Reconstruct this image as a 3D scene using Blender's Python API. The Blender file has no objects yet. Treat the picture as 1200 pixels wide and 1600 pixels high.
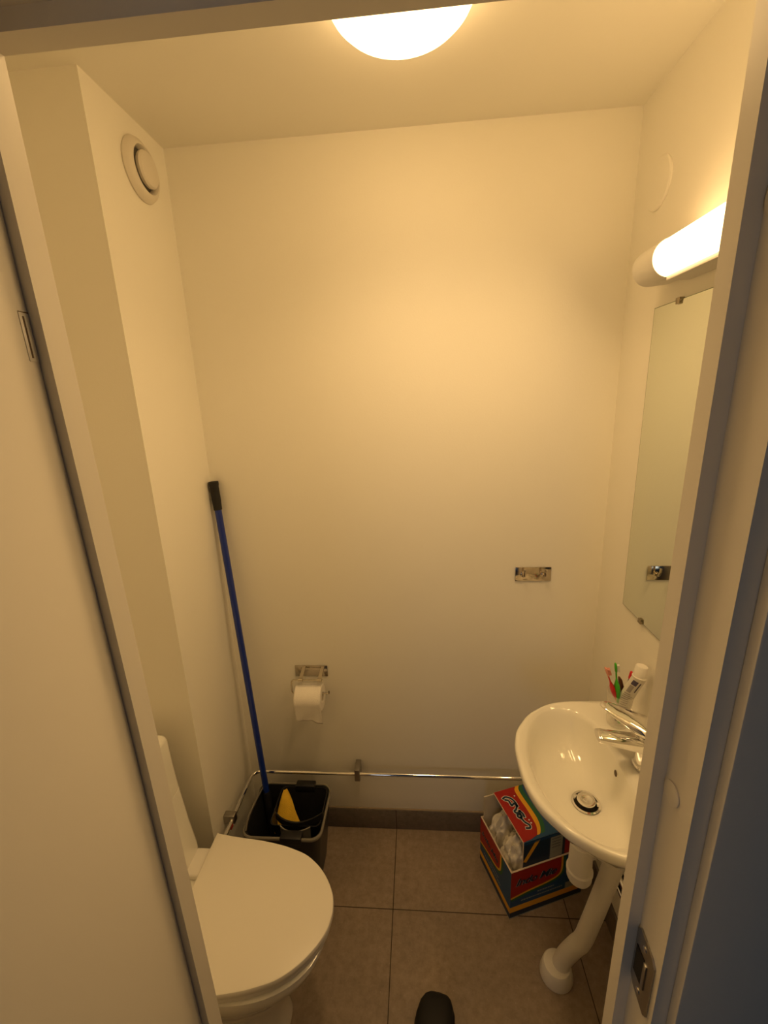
import bpy, bmesh, math, random
from mathutils import Vector, Matrix, noise
random.seed(4)
PI = math.pi
S = bpy.context.scene
COL = S.collection

# ------------------------------------------------------------------ camera
YAW, PITCH, ROLL, FPX, CAM_H = 0.0831, -0.2568, -0.0408, 685.2, 1.7397
fw = Vector((-math.sin(YAW)*math.cos(PITCH), math.cos(YAW)*math.cos(PITCH), math.sin(PITCH)))
r0 = Vector((math.cos(YAW), math.sin(YAW), 0)); u0 = r0.cross(fw)
rt = r0*math.cos(ROLL) + u0*math.sin(ROLL); up = -r0*math.sin(ROLL) + u0*math.cos(ROLL)
cd = bpy.data.cameras.new('camera'); cam = bpy.data.objects.new('camera', cd); COL.objects.link(cam)
cd.sensor_fit = 'VERTICAL'; cd.sensor_height = 36; cd.lens = FPX/1600*36
cd.clip_start = 0.02
m = Matrix((rt, up, -fw)).transposed().to_4x4(); m.translation = (0, 0, CAM_H)
cam.matrix_world = m
S.camera = cam

# ------------------------------------------------------------------ light
LAMP_GLOBE = 6.0
SPOT_W = 14.5          # downward light of the ceiling lamp
STRIP_W = 1.6         # room-side light of the tube lamp
LAMP_TUBE = 7.0
WARM = (1.0, 0.63, 0.27)
w = bpy.data.worlds.new('world'); S.world = w; w.use_nodes = True
w.node_tree.nodes['Background'].inputs[0].default_value = (0.50, 0.72, 1.0, 1)
w.node_tree.nodes['Background'].inputs[1].default_value = 0.02
ld = bpy.data.lights.new('hall_daylight', 'AREA'); lo = bpy.data.objects.new('hall_daylight', ld); COL.objects.link(lo)
ld.shape = 'RECTANGLE'; ld.size = 0.5; ld.size_y = 1.2; ld.energy = 2.7; ld.color = (0.84, 0.90, 1.0)
lo.location = (-0.6, -2.6, 1.3)
lo.rotation_euler = (Vector((0.0, 0.4, 1.3)) - Vector(lo.location)).to_track_quat('-Z', 'Y').to_euler()
S.view_settings.view_transform = 'Standard'; S.view_settings.look = 'None'
S.view_settings.gamma = 1; S.view_settings.use_curve_mapping = False
S.view_settings.exposure = 0.20
S.cycles.use_denoising = True
S.cycles.max_bounces = 12; S.cycles.diffuse_bounces = 8; S.cycles.glossy_bounces = 6; S.cycles.transmission_bounces = 10
S.cycles.sample_clamp_indirect = 6.0
S.cycles.caustics_reflective = False; S.cycles.caustics_refractive = False

# ------------------------------------------------------------------ room numbers
XL, XW, XR, YB, YS, ZC = -0.711, -0.905, 0.608, 1.4327, 1.10, 2.452   # shaft face, left wall, right wall, back wall, shaft front, ceiling
YF = 0.4415                                                            # room face of the door wall

# ------------------------------------------------------------------ materials
def mat(name, col, rough=0.5, metal=0.0, emit=None, estr=0, trans=0, ior=1.45, coat=0, nscale=None, namt=0.06, bump=0, bscale=200, sss=0, spec=None, alpha=1):
    m = bpy.data.materials.new(name); m.use_nodes = True
    nt = m.node_tree; b = nt.nodes['Principled BSDF']
    b.inputs['Base Color'].default_value = (*col, 1)
    b.inputs['Roughness'].default_value = rough; b.inputs['Metallic'].default_value = metal
    b.inputs['IOR'].default_value = ior; b.inputs['Transmission Weight'].default_value = trans
    b.inputs['Coat Weight'].default_value = coat; b.inputs['Coat Roughness'].default_value = 0.08
    b.inputs['Alpha'].default_value = alpha
    if spec is not None: b.inputs['Specular IOR Level'].default_value = spec
    if emit:
        b.inputs['Emission Color'].default_value = (*emit, 1); b.inputs['Emission Strength'].default_value = estr
    tc = nt.nodes.new('ShaderNodeTexCoord')
    nz = nt.nodes.new('ShaderNodeTexNoise'); nz.inputs['Scale'].default_value = nscale or 6
    nz.inputs['Detail'].default_value = 5
    nt.links.new(tc.outputs['Object'], nz.inputs['Vector'])
    if not metal or nscale:
        mx = nt.nodes.new('ShaderNodeMix'); mx.data_type = 'RGBA'
        mx.inputs['A'].default_value = (*[c*(1-namt) for c in col], 1)
        mx.inputs['B'].default_value = (*[min(1, c*(1+namt)) for c in col], 1)
        nt.links.new(nz.outputs['Fac'], mx.inputs['Factor']); nt.links.new(mx.outputs['Result'], b.inputs['Base Color'])
    if bump:
        n2 = nt.nodes.new('ShaderNodeTexNoise'); n2.inputs['Scale'].default_value = bscale; n2.inputs['Detail'].default_value = 3
        nt.links.new(tc.outputs['Object'], n2.inputs['Vector'])
        bp = nt.nodes.new('ShaderNodeBump'); bp.inputs['Strength'].default_value = bump; bp.inputs['Distance'].default_value = 0.002
        nt.links.new(n2.outputs['Fac'], bp.inputs['Height']); nt.links.new(bp.outputs['Normal'], b.inputs['Normal'])
    return m

M = {}
M['paint'] = mat('wall_paint', (0.86, 0.84, 0.77), 0.55, nscale=1.5, namt=0.015, bump=0.12, bscale=260)
M['ceil'] = mat('ceiling_paint', (0.84, 0.82, 0.75), 0.8, nscale=2, namt=0.01)
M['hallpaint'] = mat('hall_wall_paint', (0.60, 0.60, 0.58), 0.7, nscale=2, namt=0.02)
M['frame'] = mat('door_frame_paint', (0.80, 0.76, 0.68), 0.35, nscale=3, namt=0.01)
M['door'] = mat('door_paint', (0.82, 0.78, 0.70), 0.5, nscale=2, namt=0.02)
M['porcelain'] = mat('porcelain', (0.86, 0.85, 0.79), 0.08, coat=0.6, namt=0.005)
M['seat'] = mat('white_seat_plastic', (0.82, 0.79, 0.72), 0.32, namt=0.01)
M['wplastic'] = mat('white_plastic', (0.80, 0.78, 0.74), 0.35, namt=0.015)
M['vent'] = mat('valve_plastic', (0.70, 0.66, 0.58), 0.4, namt=0.01)
M['chrome'] = mat('chrome', (0.86, 0.85, 0.83), 0.06, 1.0)
M['steel'] = mat('worn_steel', (0.42, 0.40, 0.37), 0.3, 1.0)
M['slot'] = mat('dark_slot', (0.10, 0.06, 0.03), 0.5)
M['hookmetal'] = mat('hook_metal', (0.56, 0.50, 0.42), 0.10, 1.0)  # chrome tinted darker: the dark hall reflection is put into its colour
M['wire'] = mat('wire_metal', (0.60, 0.55, 0.47), 0.16, 1.0)
M['brass'] = mat('clip_metal', (0.35, 0.30, 0.22), 0.3, 1.0)
M['dark'] = mat('dark_hole', (0.01, 0.008, 0.006), 0.6)
M['mirror'] = mat('mirror_silver', (0.80, 0.84, 0.74), 0.01, 1.0)
M['mirror_edge'] = mat('mirror_edge', (0.16, 0.20, 0.10), 0.3)
M['paper'] = mat('toilet_paper', (0.84, 0.81, 0.76), 0.9, nscale=60, namt=0.04, bump=0.5, bscale=300)
M['card'] = mat('cardboard_inside', (0.62, 0.56, 0.46), 0.85, nscale=40, namt=0.06)
M['cardgrey'] = mat('cardboard_edge', (0.70, 0.58, 0.48), 0.85, nscale=40, namt=0.08)
M['pblue'] = mat('print_blue', (0.012, 0.075, 0.19), 0.42, namt=0.08)
M['pdark'] = mat('print_dark_blue', (0.008, 0.03, 0.07), 0.4, namt=0.08)
M['pred'] = mat('print_red', (0.38, 0.014, 0.008), 0.42, namt=0.08)
M['pyel'] = mat('print_yellow', (0.85, 0.42, 0.02), 0.42, namt=0.05)
M['pgreen'] = mat('print_green', (0.02, 0.13, 0.06), 0.42, namt=0.05)
M['pwhite'] = mat('print_white', (0.75, 0.74, 0.72), 0.45)
M['pgrey'] = mat('print_pale_panel', (0.34, 0.36, 0.32), 0.5, nscale=80, namt=0.1)
M['bag'] = mat('plastic_bag', (0.82, 0.78, 0.70), 0.22, trans=0.10, nscale=12, namt=0.06, bump=0.6, bscale=40)
M['black'] = mat('black_plastic', (0.012, 0.012, 0.013), 0.4)
M['blackr'] = mat('black_rubber', (0.010, 0.010, 0.011), 0.6)
M['bucket'] = mat('bucket_plastic', (0.020, 0.021, 0.022), 0.35)
M['rim'] = mat('bucket_rim_grey', (0.24, 0.225, 0.19), 0.4)
M['greyp'] = mat('grey_plastic', (0.15, 0.14, 0.12), 0.35)
M['blue'] = mat('blue_handle', (0.008, 0.030, 0.26), 0.28, coat=0.3)
M['cloth'] = mat('yellow_cloth', (0.72, 0.46, 0.035), 0.9, nscale=30, namt=0.25, bump=0.8, bscale=350)
M['red'] = mat('red_brush', (0.62, 0.02, 0.03), 0.3)
M['pink'] = mat('pink_bristle', (0.80, 0.36, 0.28), 0.5)
M['green'] = mat('green_brush', (0.05, 0.42, 0.02), 0.3)
M['brown'] = mat('brown_brush', (0.10, 0.035, 0.015), 0.35)
M['navy'] = mat('navy_brush', (0.010, 0.013, 0.05), 0.3)
M['tube'] = mat('toothpaste_tube', (0.74, 0.72, 0.67), 0.32, namt=0.02)
M['ink'] = mat('tube_ink', (0.07, 0.06, 0.12), 0.4)
M['inkgrey'] = mat('tube_small_print', (0.36, 0.34, 0.33), 0.4)
M['glass'] = mat('clear_glass', (0.90, 0.88, 0.82), 0.03, alpha=0.22)
M['globe'] = mat('opal_glass', (0.9, 0.88, 0.8), 0.3, emit=WARM, estr=LAMP_GLOBE)
M['tubeglow'] = mat('opal_diffuser', (0.9, 0.88, 0.8), 0.3, emit=WARM, estr=LAMP_TUBE)
M['silicone'] = mat('silicone', (0.45, 0.36, 0.27), 0.5)
M['redtip'] = mat('valve_red', (0.35, 0.02, 0.015), 0.4)

def tile_mat(name, col, x0, y0, w_, vertical=False):
    m = bpy.data.materials.new(name); m.use_nodes = True
    nt = m.node_tree; b = nt.nodes['Principled BSDF']; L = nt.links.new
    tc = nt.nodes.new('ShaderNodeTexCoord')
    mp = nt.nodes.new('ShaderNodeMapping'); mp.inputs['Location'].default_value = (-x0 + 6.0, -y0 + 6.0, 0)
    L(tc.outputs['Object'], mp.inputs['Vector'])
    br = nt.nodes.new('ShaderNodeTexBrick'); br.offset = 0; br.squash = 1
    br.inputs['Scale'].default_value = 1; br.inputs['Brick Width'].default_value = w_; br.inputs['Row Height'].default_value = w_ if not vertical else 50
    br.inputs['Mortar Size'].default_value = 0.0016; br.inputs['Mortar Smooth'].default_value = 0.3; br.inputs['Bias'].default_value = 0
    br.inputs['Color1'].default_value = (*col, 1); br.inputs['Color2'].default_value = (*[c*0.93 for c in col], 1)
    br.inputs['Mortar'].default_value = (0.022, 0.012, 0.006, 1)
    L(mp.outputs['Vector'], br.inputs['Vector'])
    n1 = nt.nodes.new('ShaderNodeTexNoise'); n1.inputs['Scale'].default_value = 5; n1.inputs['Detail'].default_value = 8; n1.inputs['Roughness'].default_value = 0.65
    n2 = nt.nodes.new('ShaderNodeTexNoise'); n2.inputs['Scale'].default_value = 45; n2.inputs['Detail'].default_value = 6; n2.inputs['Roughness'].default_value = 0.7
    L(tc.outputs['Object'], n1.inputs['Vector']); L(tc.outputs['Object'], n2.inputs['Vector'])
    r1 = nt.nodes.new('ShaderNodeMapRange'); r1.inputs['From Min'].default_value = .3; r1.inputs['From Max'].default_value = .7; r1.inputs['To Min'].default_value = .86; r1.inputs['To Max'].default_value = 1.14
    r2 = nt.nodes.new('ShaderNodeMapRange'); r2.inputs['From Min'].default_value = .3; r2.inputs['From Max'].default_value = .72; r2.inputs['To Min'].default_value = .78; r2.inputs['To Max'].default_value = 1.22
    L(n1.outputs['Fac'], r1.inputs['Value']); L(n2.outputs['Fac'], r2.inputs['Value'])
    # sparse pale flecks
    vo = nt.nodes.new('ShaderNodeTexVoronoi'); vo.inputs['Scale'].default_value = 55; L(tc.outputs['Object'], vo.inputs['Vector'])
    fl = nt.nodes.new('ShaderNodeMapRange'); fl.inputs['From Min'].default_value = 0.10; fl.inputs['From Max'].default_value = 0.02
    fl.inputs['To Min'].default_value = 1.0; fl.inputs['To Max'].default_value = 1.45
    L(vo.outputs['Distance'], fl.inputs['Value'])
    mu = nt.nodes.new('ShaderNodeMath'); mu.operation = 'MULTIPLY'; L(r1.outputs[0], mu.inputs[0]); L(r2.outputs[0], mu.inputs[1])
    mu2 = nt.nodes.new('ShaderNodeMath'); mu2.operation = 'MULTIPLY'; L(mu.outputs[0], mu2.inputs[0]); L(fl.outputs[0], mu2.inputs[1])
    mx = nt.nodes.new('ShaderNodeVectorMath'); mx.operation = 'SCALE'; L(br.outputs['Color'], mx.inputs[0]); L(mu2.outputs[0], mx.inputs['Scale'])
    L(mx.outputs[0], b.inputs['Base Color'])
    b.inputs['Roughness'].default_value = 0.48
    bp = nt.nodes.new('ShaderNodeBump'); bp.inputs['Strength'].default_value = 0.6; bp.inputs['Distance'].default_value = 0.002; bp.invert = True
    L(br.outputs['Fac'], bp.inputs['Height']); L(bp.outputs['Normal'], b.inputs['Normal'])
    return m
GX, GY = -0.1193, 1.1286
M['floor'] = tile_mat('floor_tile', (0.285, 0.222, 0.172), GX, GY, 0.6)
M['base'] = tile_mat('base_tile', (0.175, 0.148, 0.125), GX, 20, 0.6, True)
M['hallfloor'] = mat('hall_floor', (0.16, 0.12, 0.08), 0.5, nscale=8, namt=0.2)

# ------------------------------------------------------------------ mesh helpers (world coordinates)
class MB:
    def __init__(s): s.bm = bmesh.new(); s.mats = []
    def mi(s, m):
        if m not in s.mats: s.mats.append(m)
        return s.mats.index(m)
    def box(s, x0, x1, y0, y1, z0, z1, m, bev=0, segs=2, T=None):
        b = bmesh.new()
        bmesh.ops.create_cube(b, size=1)
        bmesh.ops.scale(b, vec=(abs(x1-x0), abs(y1-y0), abs(z1-z0)), verts=b.verts)
        bmesh.ops.translate(b, vec=((x0+x1)/2, (y0+y1)/2, (z0+z1)/2), verts=b.verts)
        if bev: bmesh.ops.bevel(b, geom=b.edges[:], offset=bev, segments=segs, profile=0.5, affect='EDGES')
        if T: bmesh.ops.transform(b, matrix=T, verts=b.verts)
        return s.merge(b, m)
    def merge(s, b, m):
        k = s.mi(m); vs = {v: s.bm.verts.new(v.co) for v in b.verts}
        for f in b.faces:
            try: g = s.bm.faces.new([vs[v] for v in f.verts]); g.material_index = k
            except ValueError: pass
        b.free(); return s
    def loft(s, rings, m, cap0=True, cap1=True, close=True):
        k = s.mi(m); R = [[s.bm.verts.new(p) for p in r] for r in rings]; n = len(R[0])
        for a, b in zip(R, R[1:]):
            for i in range(n if close else n-1):
                j = (i+1) % n
                f = s.bm.faces.new((a[i], a[j], b[j], b[i])); f.material_index = k
        if cap0: s.bm.faces.new(R[0][::-1]).material_index = k
        if cap1: s.bm.faces.new(R[-1]).material_index = k
        return s
    def tube(s, pts, r, m, n=14, cap=True, flat=None):
        pts = [Vector(p) for p in pts]; rs = r if isinstance(r, (list, tuple)) else [r]*len(pts)
        rings = []; prev = None
        for i, p in enumerate(pts):
            t = (pts[min(i+1, len(pts)-1)] - pts[max(i-1, 0)]).normalized()
            if prev is None:
                a = Vector((0, 0, 1)) if abs(t.z) < 0.9 else Vector((1, 0, 0))
                nrm = (a - t*a.dot(t)).normalized()
            else: nrm = (prev - t*prev.dot(t)).normalized()
            prev = nrm; bn = t.cross(nrm)
            rings.append([p + (nrm*math.cos(2*PI*q/n)*(flat or 1) + bn*math.sin(2*PI*q/n))*rs[i] for q in range(n)])
        return s.loft(rings, m, cap, cap)
    def lathe(s, c, ax, prof, m, n=40, cap0=True, cap1=True):
        c = Vector(c); ax = Vector(ax).normalized()
        a = Vector((0, 0, 1)) if abs(ax.z) < 0.9 else Vector((1, 0, 0))
        u = (a - ax*a.dot(ax)).normalized(); v = ax.cross(u)
        rings = [[c + ax*h + (u*math.cos(2*PI*q/n) + v*math.sin(2*PI*q/n))*max(r, 1e-4) for q in range(n)] for r, h in prof]
        return s.loft(rings, m, cap0, cap1)
    def poly(s, pts, m):
        f = s.bm.faces.new([s.bm.verts.new(p) for p in pts]); f.material_index = s.mi(m); return s
    def ribbon(s, pts, wd, n, m, off):
        n = Vector(n).normalized(); k = s.mi(m); L = []
        pts = [Vector(p) for p in pts]
        for i, p in enumerate(pts):
            t = (pts[min(i+1, len(pts)-1)] - pts[max(i-1, 0)]).normalized(); b = n.cross(t)*wd/2
            if i == 0: p = p - t*wd*0.4
            if i == len(pts)-1: p = p + t*wd*0.4
            L.append((s.bm.verts.new(p+b+n*off), s.bm.verts.new(p-b+n*off)))
        for a, b in zip(L, L[1:]):
            s.bm.faces.new((a[0], a[1], b[1], b[0])).material_index = k
        return s

def spline(P, k=8):
    P = [Vector(p) for p in P]; out = []
    for i in range(len(P)-1):
        a, b, c, d = P[max(i-1, 0)], P[i], P[i+1], P[min(i+2, len(P)-1)]
        for j in range(k):
            t = j/k
            out.append(0.5*((2*b) + (c-a)*t + (2*a-5*b+4*c-d)*t*t + (3*b-a-3*c+d)*t**3))
    out.append(P[-1]); return out

def wloc(o):
    v = Vector((0, 0, 0))
    while o: v += o.location; o = o.parent
    return v
def obj(name, mb, parent=None, angle=35, label=None):
    me = bpy.data.meshes.new(name)
    bmesh.ops.recalc_face_normals(mb.bm, faces=mb.bm.faces)
    mb.bm.normal_update()
    mb.bm.to_mesh(me); mb.bm.free()
    for k in mb.mats: me.materials.append(M[k])
    o = bpy.data.objects.new(name, me); COL.objects.link(o)
    if parent:
        me.transform(Matrix.Translation(-wloc(parent))); o.parent = parent
    for p in me.polygons: p.use_smooth = True
    me.set_sharp_from_angle(angle=math.radians(angle))
    if label: o['label'] = label
    return o
LEAN = -0.0245
def lean(o):          # the door frame in this flat is slightly out of plumb
    for v_ in o.data.vertices: v_.co.y += LEAN*(v_.co.z - 1.30)
    for c_ in o.children: lean(c_)
def thing(name, label, cat, loc, group=None):
    o = bpy.data.objects.new(name, None); COL.objects.link(o); o.location = loc; o.empty_display_size = 0.05
    o['label'] = label; o['category'] = cat
    if group: o['group'] = group
    return o
def tag(o, label, cat, group=None):
    o['label'] = label; o['category'] = cat
    if group: o['group'] = group
    return o
def struct(o, label=None):
    o['kind'] = 'structure'
    if label: o['label'] = label
    return o

# ================================================================== SETTING
HX0, HX1, HY0 = -1.55, 1.75, -3.0       # hallway extents
struct(obj('floor', MB().box(XW-.1, XR+.1, 0.40, YB+.1, -0.10, 0, 'floor')), 'grey-brown square floor tiles with dark grout')
struct(obj('ceiling', MB().box(XW-.1, XR+.1, YF-.01, YB+.1, ZC, ZC+.1, 'ceil')), 'plain painted ceiling of the small toilet room')
struct(obj('wall_back', MB().box(XW-.1, XR+.1, YB, YB+.1, 0, ZC, 'paint')), 'plain off-white back wall under warm light')
struct(obj('wall_right', MB().box(XR, XR+.1, YF-.01, YB, 0, ZC, 'paint')), 'off-white right wall carrying mirror and basin')
struct(obj('wall_left', MB().box(XW-.1, XW, YF-.01, YB, 0, ZC, 'paint')), 'off-white left wall behind the cistern')
struct(obj('wall_shaft', MB().box(XW, XL, YS, YB, 0, ZC, 'paint')), 'boxed-in pipe shaft in the back left corner')
# door wall with its opening
JX0, JX1, HZ = -0.335, 0.253, 2.0245
fb = MB()
RX0, RX1, RZ = -0.40, 0.318, 2.10
fb.box(XW-.1, RX0, 0.375, YF, 0, ZC+.1, 'paint'); fb.box(RX1, XR+.1, 0.375, YF, 0, ZC+.1, 'paint'); fb.box(RX0, RX1, 0.375, YF, RZ, ZC+.1, 'paint')
lean(struct(obj('wall_front', fb), 'wall around the doorway'))
# hallway side
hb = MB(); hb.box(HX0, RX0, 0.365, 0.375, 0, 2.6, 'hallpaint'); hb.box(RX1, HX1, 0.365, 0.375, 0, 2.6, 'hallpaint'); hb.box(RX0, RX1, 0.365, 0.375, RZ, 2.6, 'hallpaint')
lean(struct(obj('wall_hall', hb), 'dim hallway side of the door wall'))
struct(obj('floor_hall', MB().box(HX0, HX1, HY0, 0.40, -0.10, -0.001, 'hallfloor')))

def base(name, x0, x1, y0, y1, inner):
    b = MB(); b.box(x0, x1, y0, y1, 0, 0.096, 'base', 0.0015)
    struct(obj(name, b), 'dark grey tiled skirting')
base('baseboard_back', XL, XR, YB-.009, YB, 1)
base('baseboard_right', XR-.009, XR, YF, YB-.009, 1)
base('baseboard_shaft', XL, XL+.009, YS-.009, YB-.009, 1)
base('baseboard_left', XW, XL, YS-.009, YS, 1)
sb = MB(); sb.box(XL+.009, XR-.009, YB-.006, YB, 0.096, 0.100, 'silicone', 0.001)
struct(obj('trim_1', sb), 'sealant line along the top of the back skirting')

# door frame: stop, rebate, face (right side read off the photograph, left mirrored)
fr = MB()
def prof(sgn, xin):
    if sgn < 0: return [(xin - dx, y) for dx, y in ((0, YF), (0, 0.4135), (0.0530, 0.4135), (0.0530, 0.3700), (0.060, 0.3700), (0.060, YF))]
    # (x offset outward from clear opening, y)
    P = [(0, YF), (0, 0.419), (0.015, 0.419), (0.015, 0.375), (0.015, 0.3700), (0.060, 0.3700), (0.060, YF)]
    return [(xin + sgn*dx, y) for dx, y in P]
for sgn, xin in ((1, JX1), (-1, JX0)):
    pr = prof(sgn, xin)
    fr.loft([[(x, y, 0) for x, y in pr], [(x, y, HZ + 0.06) for x, y in pr]], 'frame')
hp = [(HZ, YF), (HZ, 0.419), (HZ+0.015, 0.419), (HZ+0.015, 0.370), (HZ+0.06, 0.370), (HZ+0.06, YF)]
fr.loft([[(JX0-.015, y, z) for z, y in hp], [(JX1+.015, y, z) for z, y in hp]], 'frame')
o = obj('trim_2', fr); struct(o, 'painted rebated door frame')
FR = o
# casing (architrave)
cs = MB()
cs.box(JX1+.031, JX1+.150, 0.356, 0.3699, 0, HZ+.10, 'frame', .002)
cs.box(JX0-.150, JX0-.0525, 0.356, 0.3699, 0, HZ+.15, 'frame', .002)
cs.box(JX0-.0525, JX1+.150, 0.356, 0.3699, HZ+.031, HZ+.15, 'frame', .002)
CS = struct(obj('trim_3', cs), 'door casing on the hallway side')
# strike plate set in the right rebate (x = 0.268, faces -x)
xs = JX1+.015
sp = MB()
P = [(0.418, 1.078), (0.412, 1.086), (0.385, 1.080), (0.3785, 1.072), (0.3785, 0.985), (0.384, 0.978), (0.412, 0.985), (0.418, 0.995)]
sp.loft([[(xs-.0002, y, z) for y, z in P], [(xs-.0022, y, z) for y, z in P]], 'steel')
sp.box(xs-.0030, xs-.0018, 0.396, 0.414, 1.010, 1.056, 'dark')
sp.box(xs-.0036, xs-.0018, 0.390, 0.396, 1.012, 1.054, 'steel', .0004)
for zz in (0.995, 1.071): sp.lathe((xs-.002, 0.399, zz), (-1, 0, 0), [(.0042, 0), (.0036, .0012), (.001, .0014)], 'chrome', 16)
obj('strike_plate', sp, FR, label='dark metal strike plate with a latch hole')
for zz in (1.311, 1.873):
    c = MB(); c.lathe((xs-.0002, 0.404, zz), (-1, 0, 0), [(.0135, 0), (.0135, .0012), (.012, .0020)], 'frame', 28)
    obj('screw_cover', c, FR)
# door leaf opened into the hallway, seen from its room side
dl = MB(); dl.box(JX0-.0515, JX0-.0109, -0.30, 0.4133, 0.008, HZ+.008, 'door', .0003)
DR = obj('door_1', dl); struct(DR, 'cream door leaf standing open on the left')
# hinge on the left rebate
hg = MB(); xh = JX0-.0109
hg.box(xh+.0000, xh+.0006, 0.4030, 0.4132, 1.783, 1.825, 'frame', .0005)
hg.box(xh+.0004, xh+.0008, 0.4060, 0.4078, 1.786, 1.821, 'slot')
hg.box(xh+.0003, xh+.0008, 0.4030, 0.4132, 1.8240, 1.8248, 'slot')
obj('hinge', hg, DR, label='slim painted hinge recess with a dark slot')
for s_ in (1, -1):
    x = JX0-.0109 if s_ > 0 else JX0-.0515
    k = MB(); k.lathe((x, -0.27, 1.03), (s_, 0, 0), [(.026, 0), (.026, .006), (.011, .008), (.011, .045)], 'steel', 24)
    k.tube([(x+s_*.045, -0.27, 1.03), (x+s_*.05, -0.255, 1.03), (x+s_*.05, -0.15, 1.03)], .010, 'steel')
    obj('door_handle', k, DR, label='metal lever handle')

lean(FR); lean(DR); lean(CS)

# ================================================================== LAMPS
gl = thing('ceiling_light', 'round opal glass lamp glowing on the ceiling', 'lamp', (-0.015, 0.962, ZC))
b = MB(); b.lathe((-0.015, 0.962, ZC), (0, 0, -1), [(.100, 0), (.100, .014), (.094, .018)], 'wplastic', 48)
obj('lamp_base', b, gl)
b = MB(); b.lathe((-0.015, 0.962, ZC), (0, 0, -1), [(.094, .008), (.124, .012), (.1315, .022), (.133, .032), (.1315, .043), (.125, .054), (.113, .065), (.095, .076), (.070, .085), (.040, .0905), (.004, .092)], 'globe', 56)
obj('lamp_shade', b, gl, 60, 'glowing white glass dome')

sl = bpy.data.lights.new('ceiling_lamp_light', 'SPOT'); so_ = bpy.data.objects.new('ceiling_lamp_light', sl); COL.objects.link(so_)
so_.location = (-0.015, 0.962, ZC-.115); sl.energy = SPOT_W; sl.color = WARM; sl.spot_size = math.radians(144); sl.spot_blend = 1.0; sl.shadow_soft_size = 0.09

LX, LZ = 0.560, 2.010
wl = thing('wall_light', 'white tube lamp glowing above the mirror', 'lamp', (XR, 0.86, LZ))
b = MB()
def sect(y, sc, dz=0):
    P = []
    for k in range(25):
        a = -PI/2 - PI*k/24
        P.append((LX + .040*sc*math.cos(a)*1.0, y, LZ + dz + .040*sc*math.sin(a)))
    return [(XR-.001, y, LZ-.036*sc)] + P + [(XR-.001, y, LZ+.036*sc)]
for y0, y1, ye in ((1.112, 1.205, 1.212), (0.608, 0.515, 0.508)):
    b.loft([sect(y0, 1), sect(y0+(y1-y0)*.5, 1), sect(y1, 1), sect(ye, .86)], 'wplastic')
b.box(0.553, XR-.001, 0.608, 1.112, LZ-.0475, LZ-.033, 'wplastic', .003)
b.box(XR-.022, XR-.001, 0.608, 1.112, LZ-.034, LZ+.034, 'wplastic', .003)
obj('lamp_base', b, wl)
b = MB(); b.loft([[(LX + .0385*math.cos(2*PI*k/32), y, LZ + .0385*math.sin(2*PI*k/32)) for k in range(32)] for y in (0.609, 1.111)], 'tubeglow')
obj('diffuser', b, wl, label='glowing white cylindrical diffuser')

al = bpy.data.lights.new('tube_lamp_light', 'AREA'); ao = bpy.data.objects.new('tube_lamp_light', al); COL.objects.link(ao)
al.shape = 'RECTANGLE'; al.size = 0.48; al.size_y = 0.05; al.energy = STRIP_W; al.color = WARM
ao.matrix_world = Matrix.Translation((LX-.034, 0.86, LZ-.026)) @ (Vector((-.72, 0, -.69)).to_track_quat('-Z', 'Y').to_matrix().to_4x4()) 
# ================================================================== WALL VENT + COVER
v = thing('air_valve', 'round white exhaust air valve high on the shaft wall', 'vent', (XL, 1.285, 2.335))
b = MB(); b.lathe((XL+.0003, 1.285, 2.335), (1, 0, 0), [(.0715, 0), (.073, .004), (.069, .012), (.059, .020), (.054, .021), (.050, .016), (.048, .004)], 'vent', 64, True, False)
obj('valve_ring', b, v)
b = MB(); b.lathe((XL+.006, 1.285, 2.335), (1, 0, 0), [(.006, -.004), (.006, .006), (.036, .007), (.041, .012), (.042, .019), (.038, .024), (.020, .0265), (.003, .027)], 'vent', 56)
obj('valve_disc', b, v)
b = MB(); b.lathe((XL+.0006, 1.285, 2.335), (1, 0, 0), [(.0485, 0), (.0485, .002)], 'greyp', 48)
obj('valve_throat', b, v)
b = MB(); b.lathe((XR-.0003, 1.302, 2.222), (-1, 0, 0), [(.058, 0), (.058, .0035), (.055, .006), (.02, .0072), (.002, .0074)], 'paint', 56)
tag(obj('cover_plate', b), 'flat round painted cover plate on the right wall above the tube lamp', 'cover')

# ================================================================== MIRROR
mr = thing('wall_mirror', 'tall frameless mirror on the right wall above the basin', 'mirror', (XR, 0.95, 1.113))
MY0, MY1, MZ0, MZ1 = 0.648, 1.2475, 1.113, 1.928
b = MB(); b.box(XR-.0065, XR-.0015, MY0, MY1, MZ0, MZ1, 'mirror_edge')
obj('backing', b, mr)
b = MB(); b.box(XR-.0070, XR-.0064, MY0+.0015, MY1-.0022, MZ0+.0015, MZ1-.0015, 'mirror')
obj('mirror_glass', b, mr)
for y in (1.137, 0.76):
    for z, s_ in ((MZ1, 1), (MZ0, -1)):
        b = MB(); b.box(XR-.012, XR-.0002, y-.008, y+.008, z-.004, z+.004, 'brass', .001)
        b.box(XR-.012, XR-.0072, y-.007, y+.007, min(z, z-s_*.010), max(z, z-s_*.010), 'brass', .001)
        obj('clip', b, mr)

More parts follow.
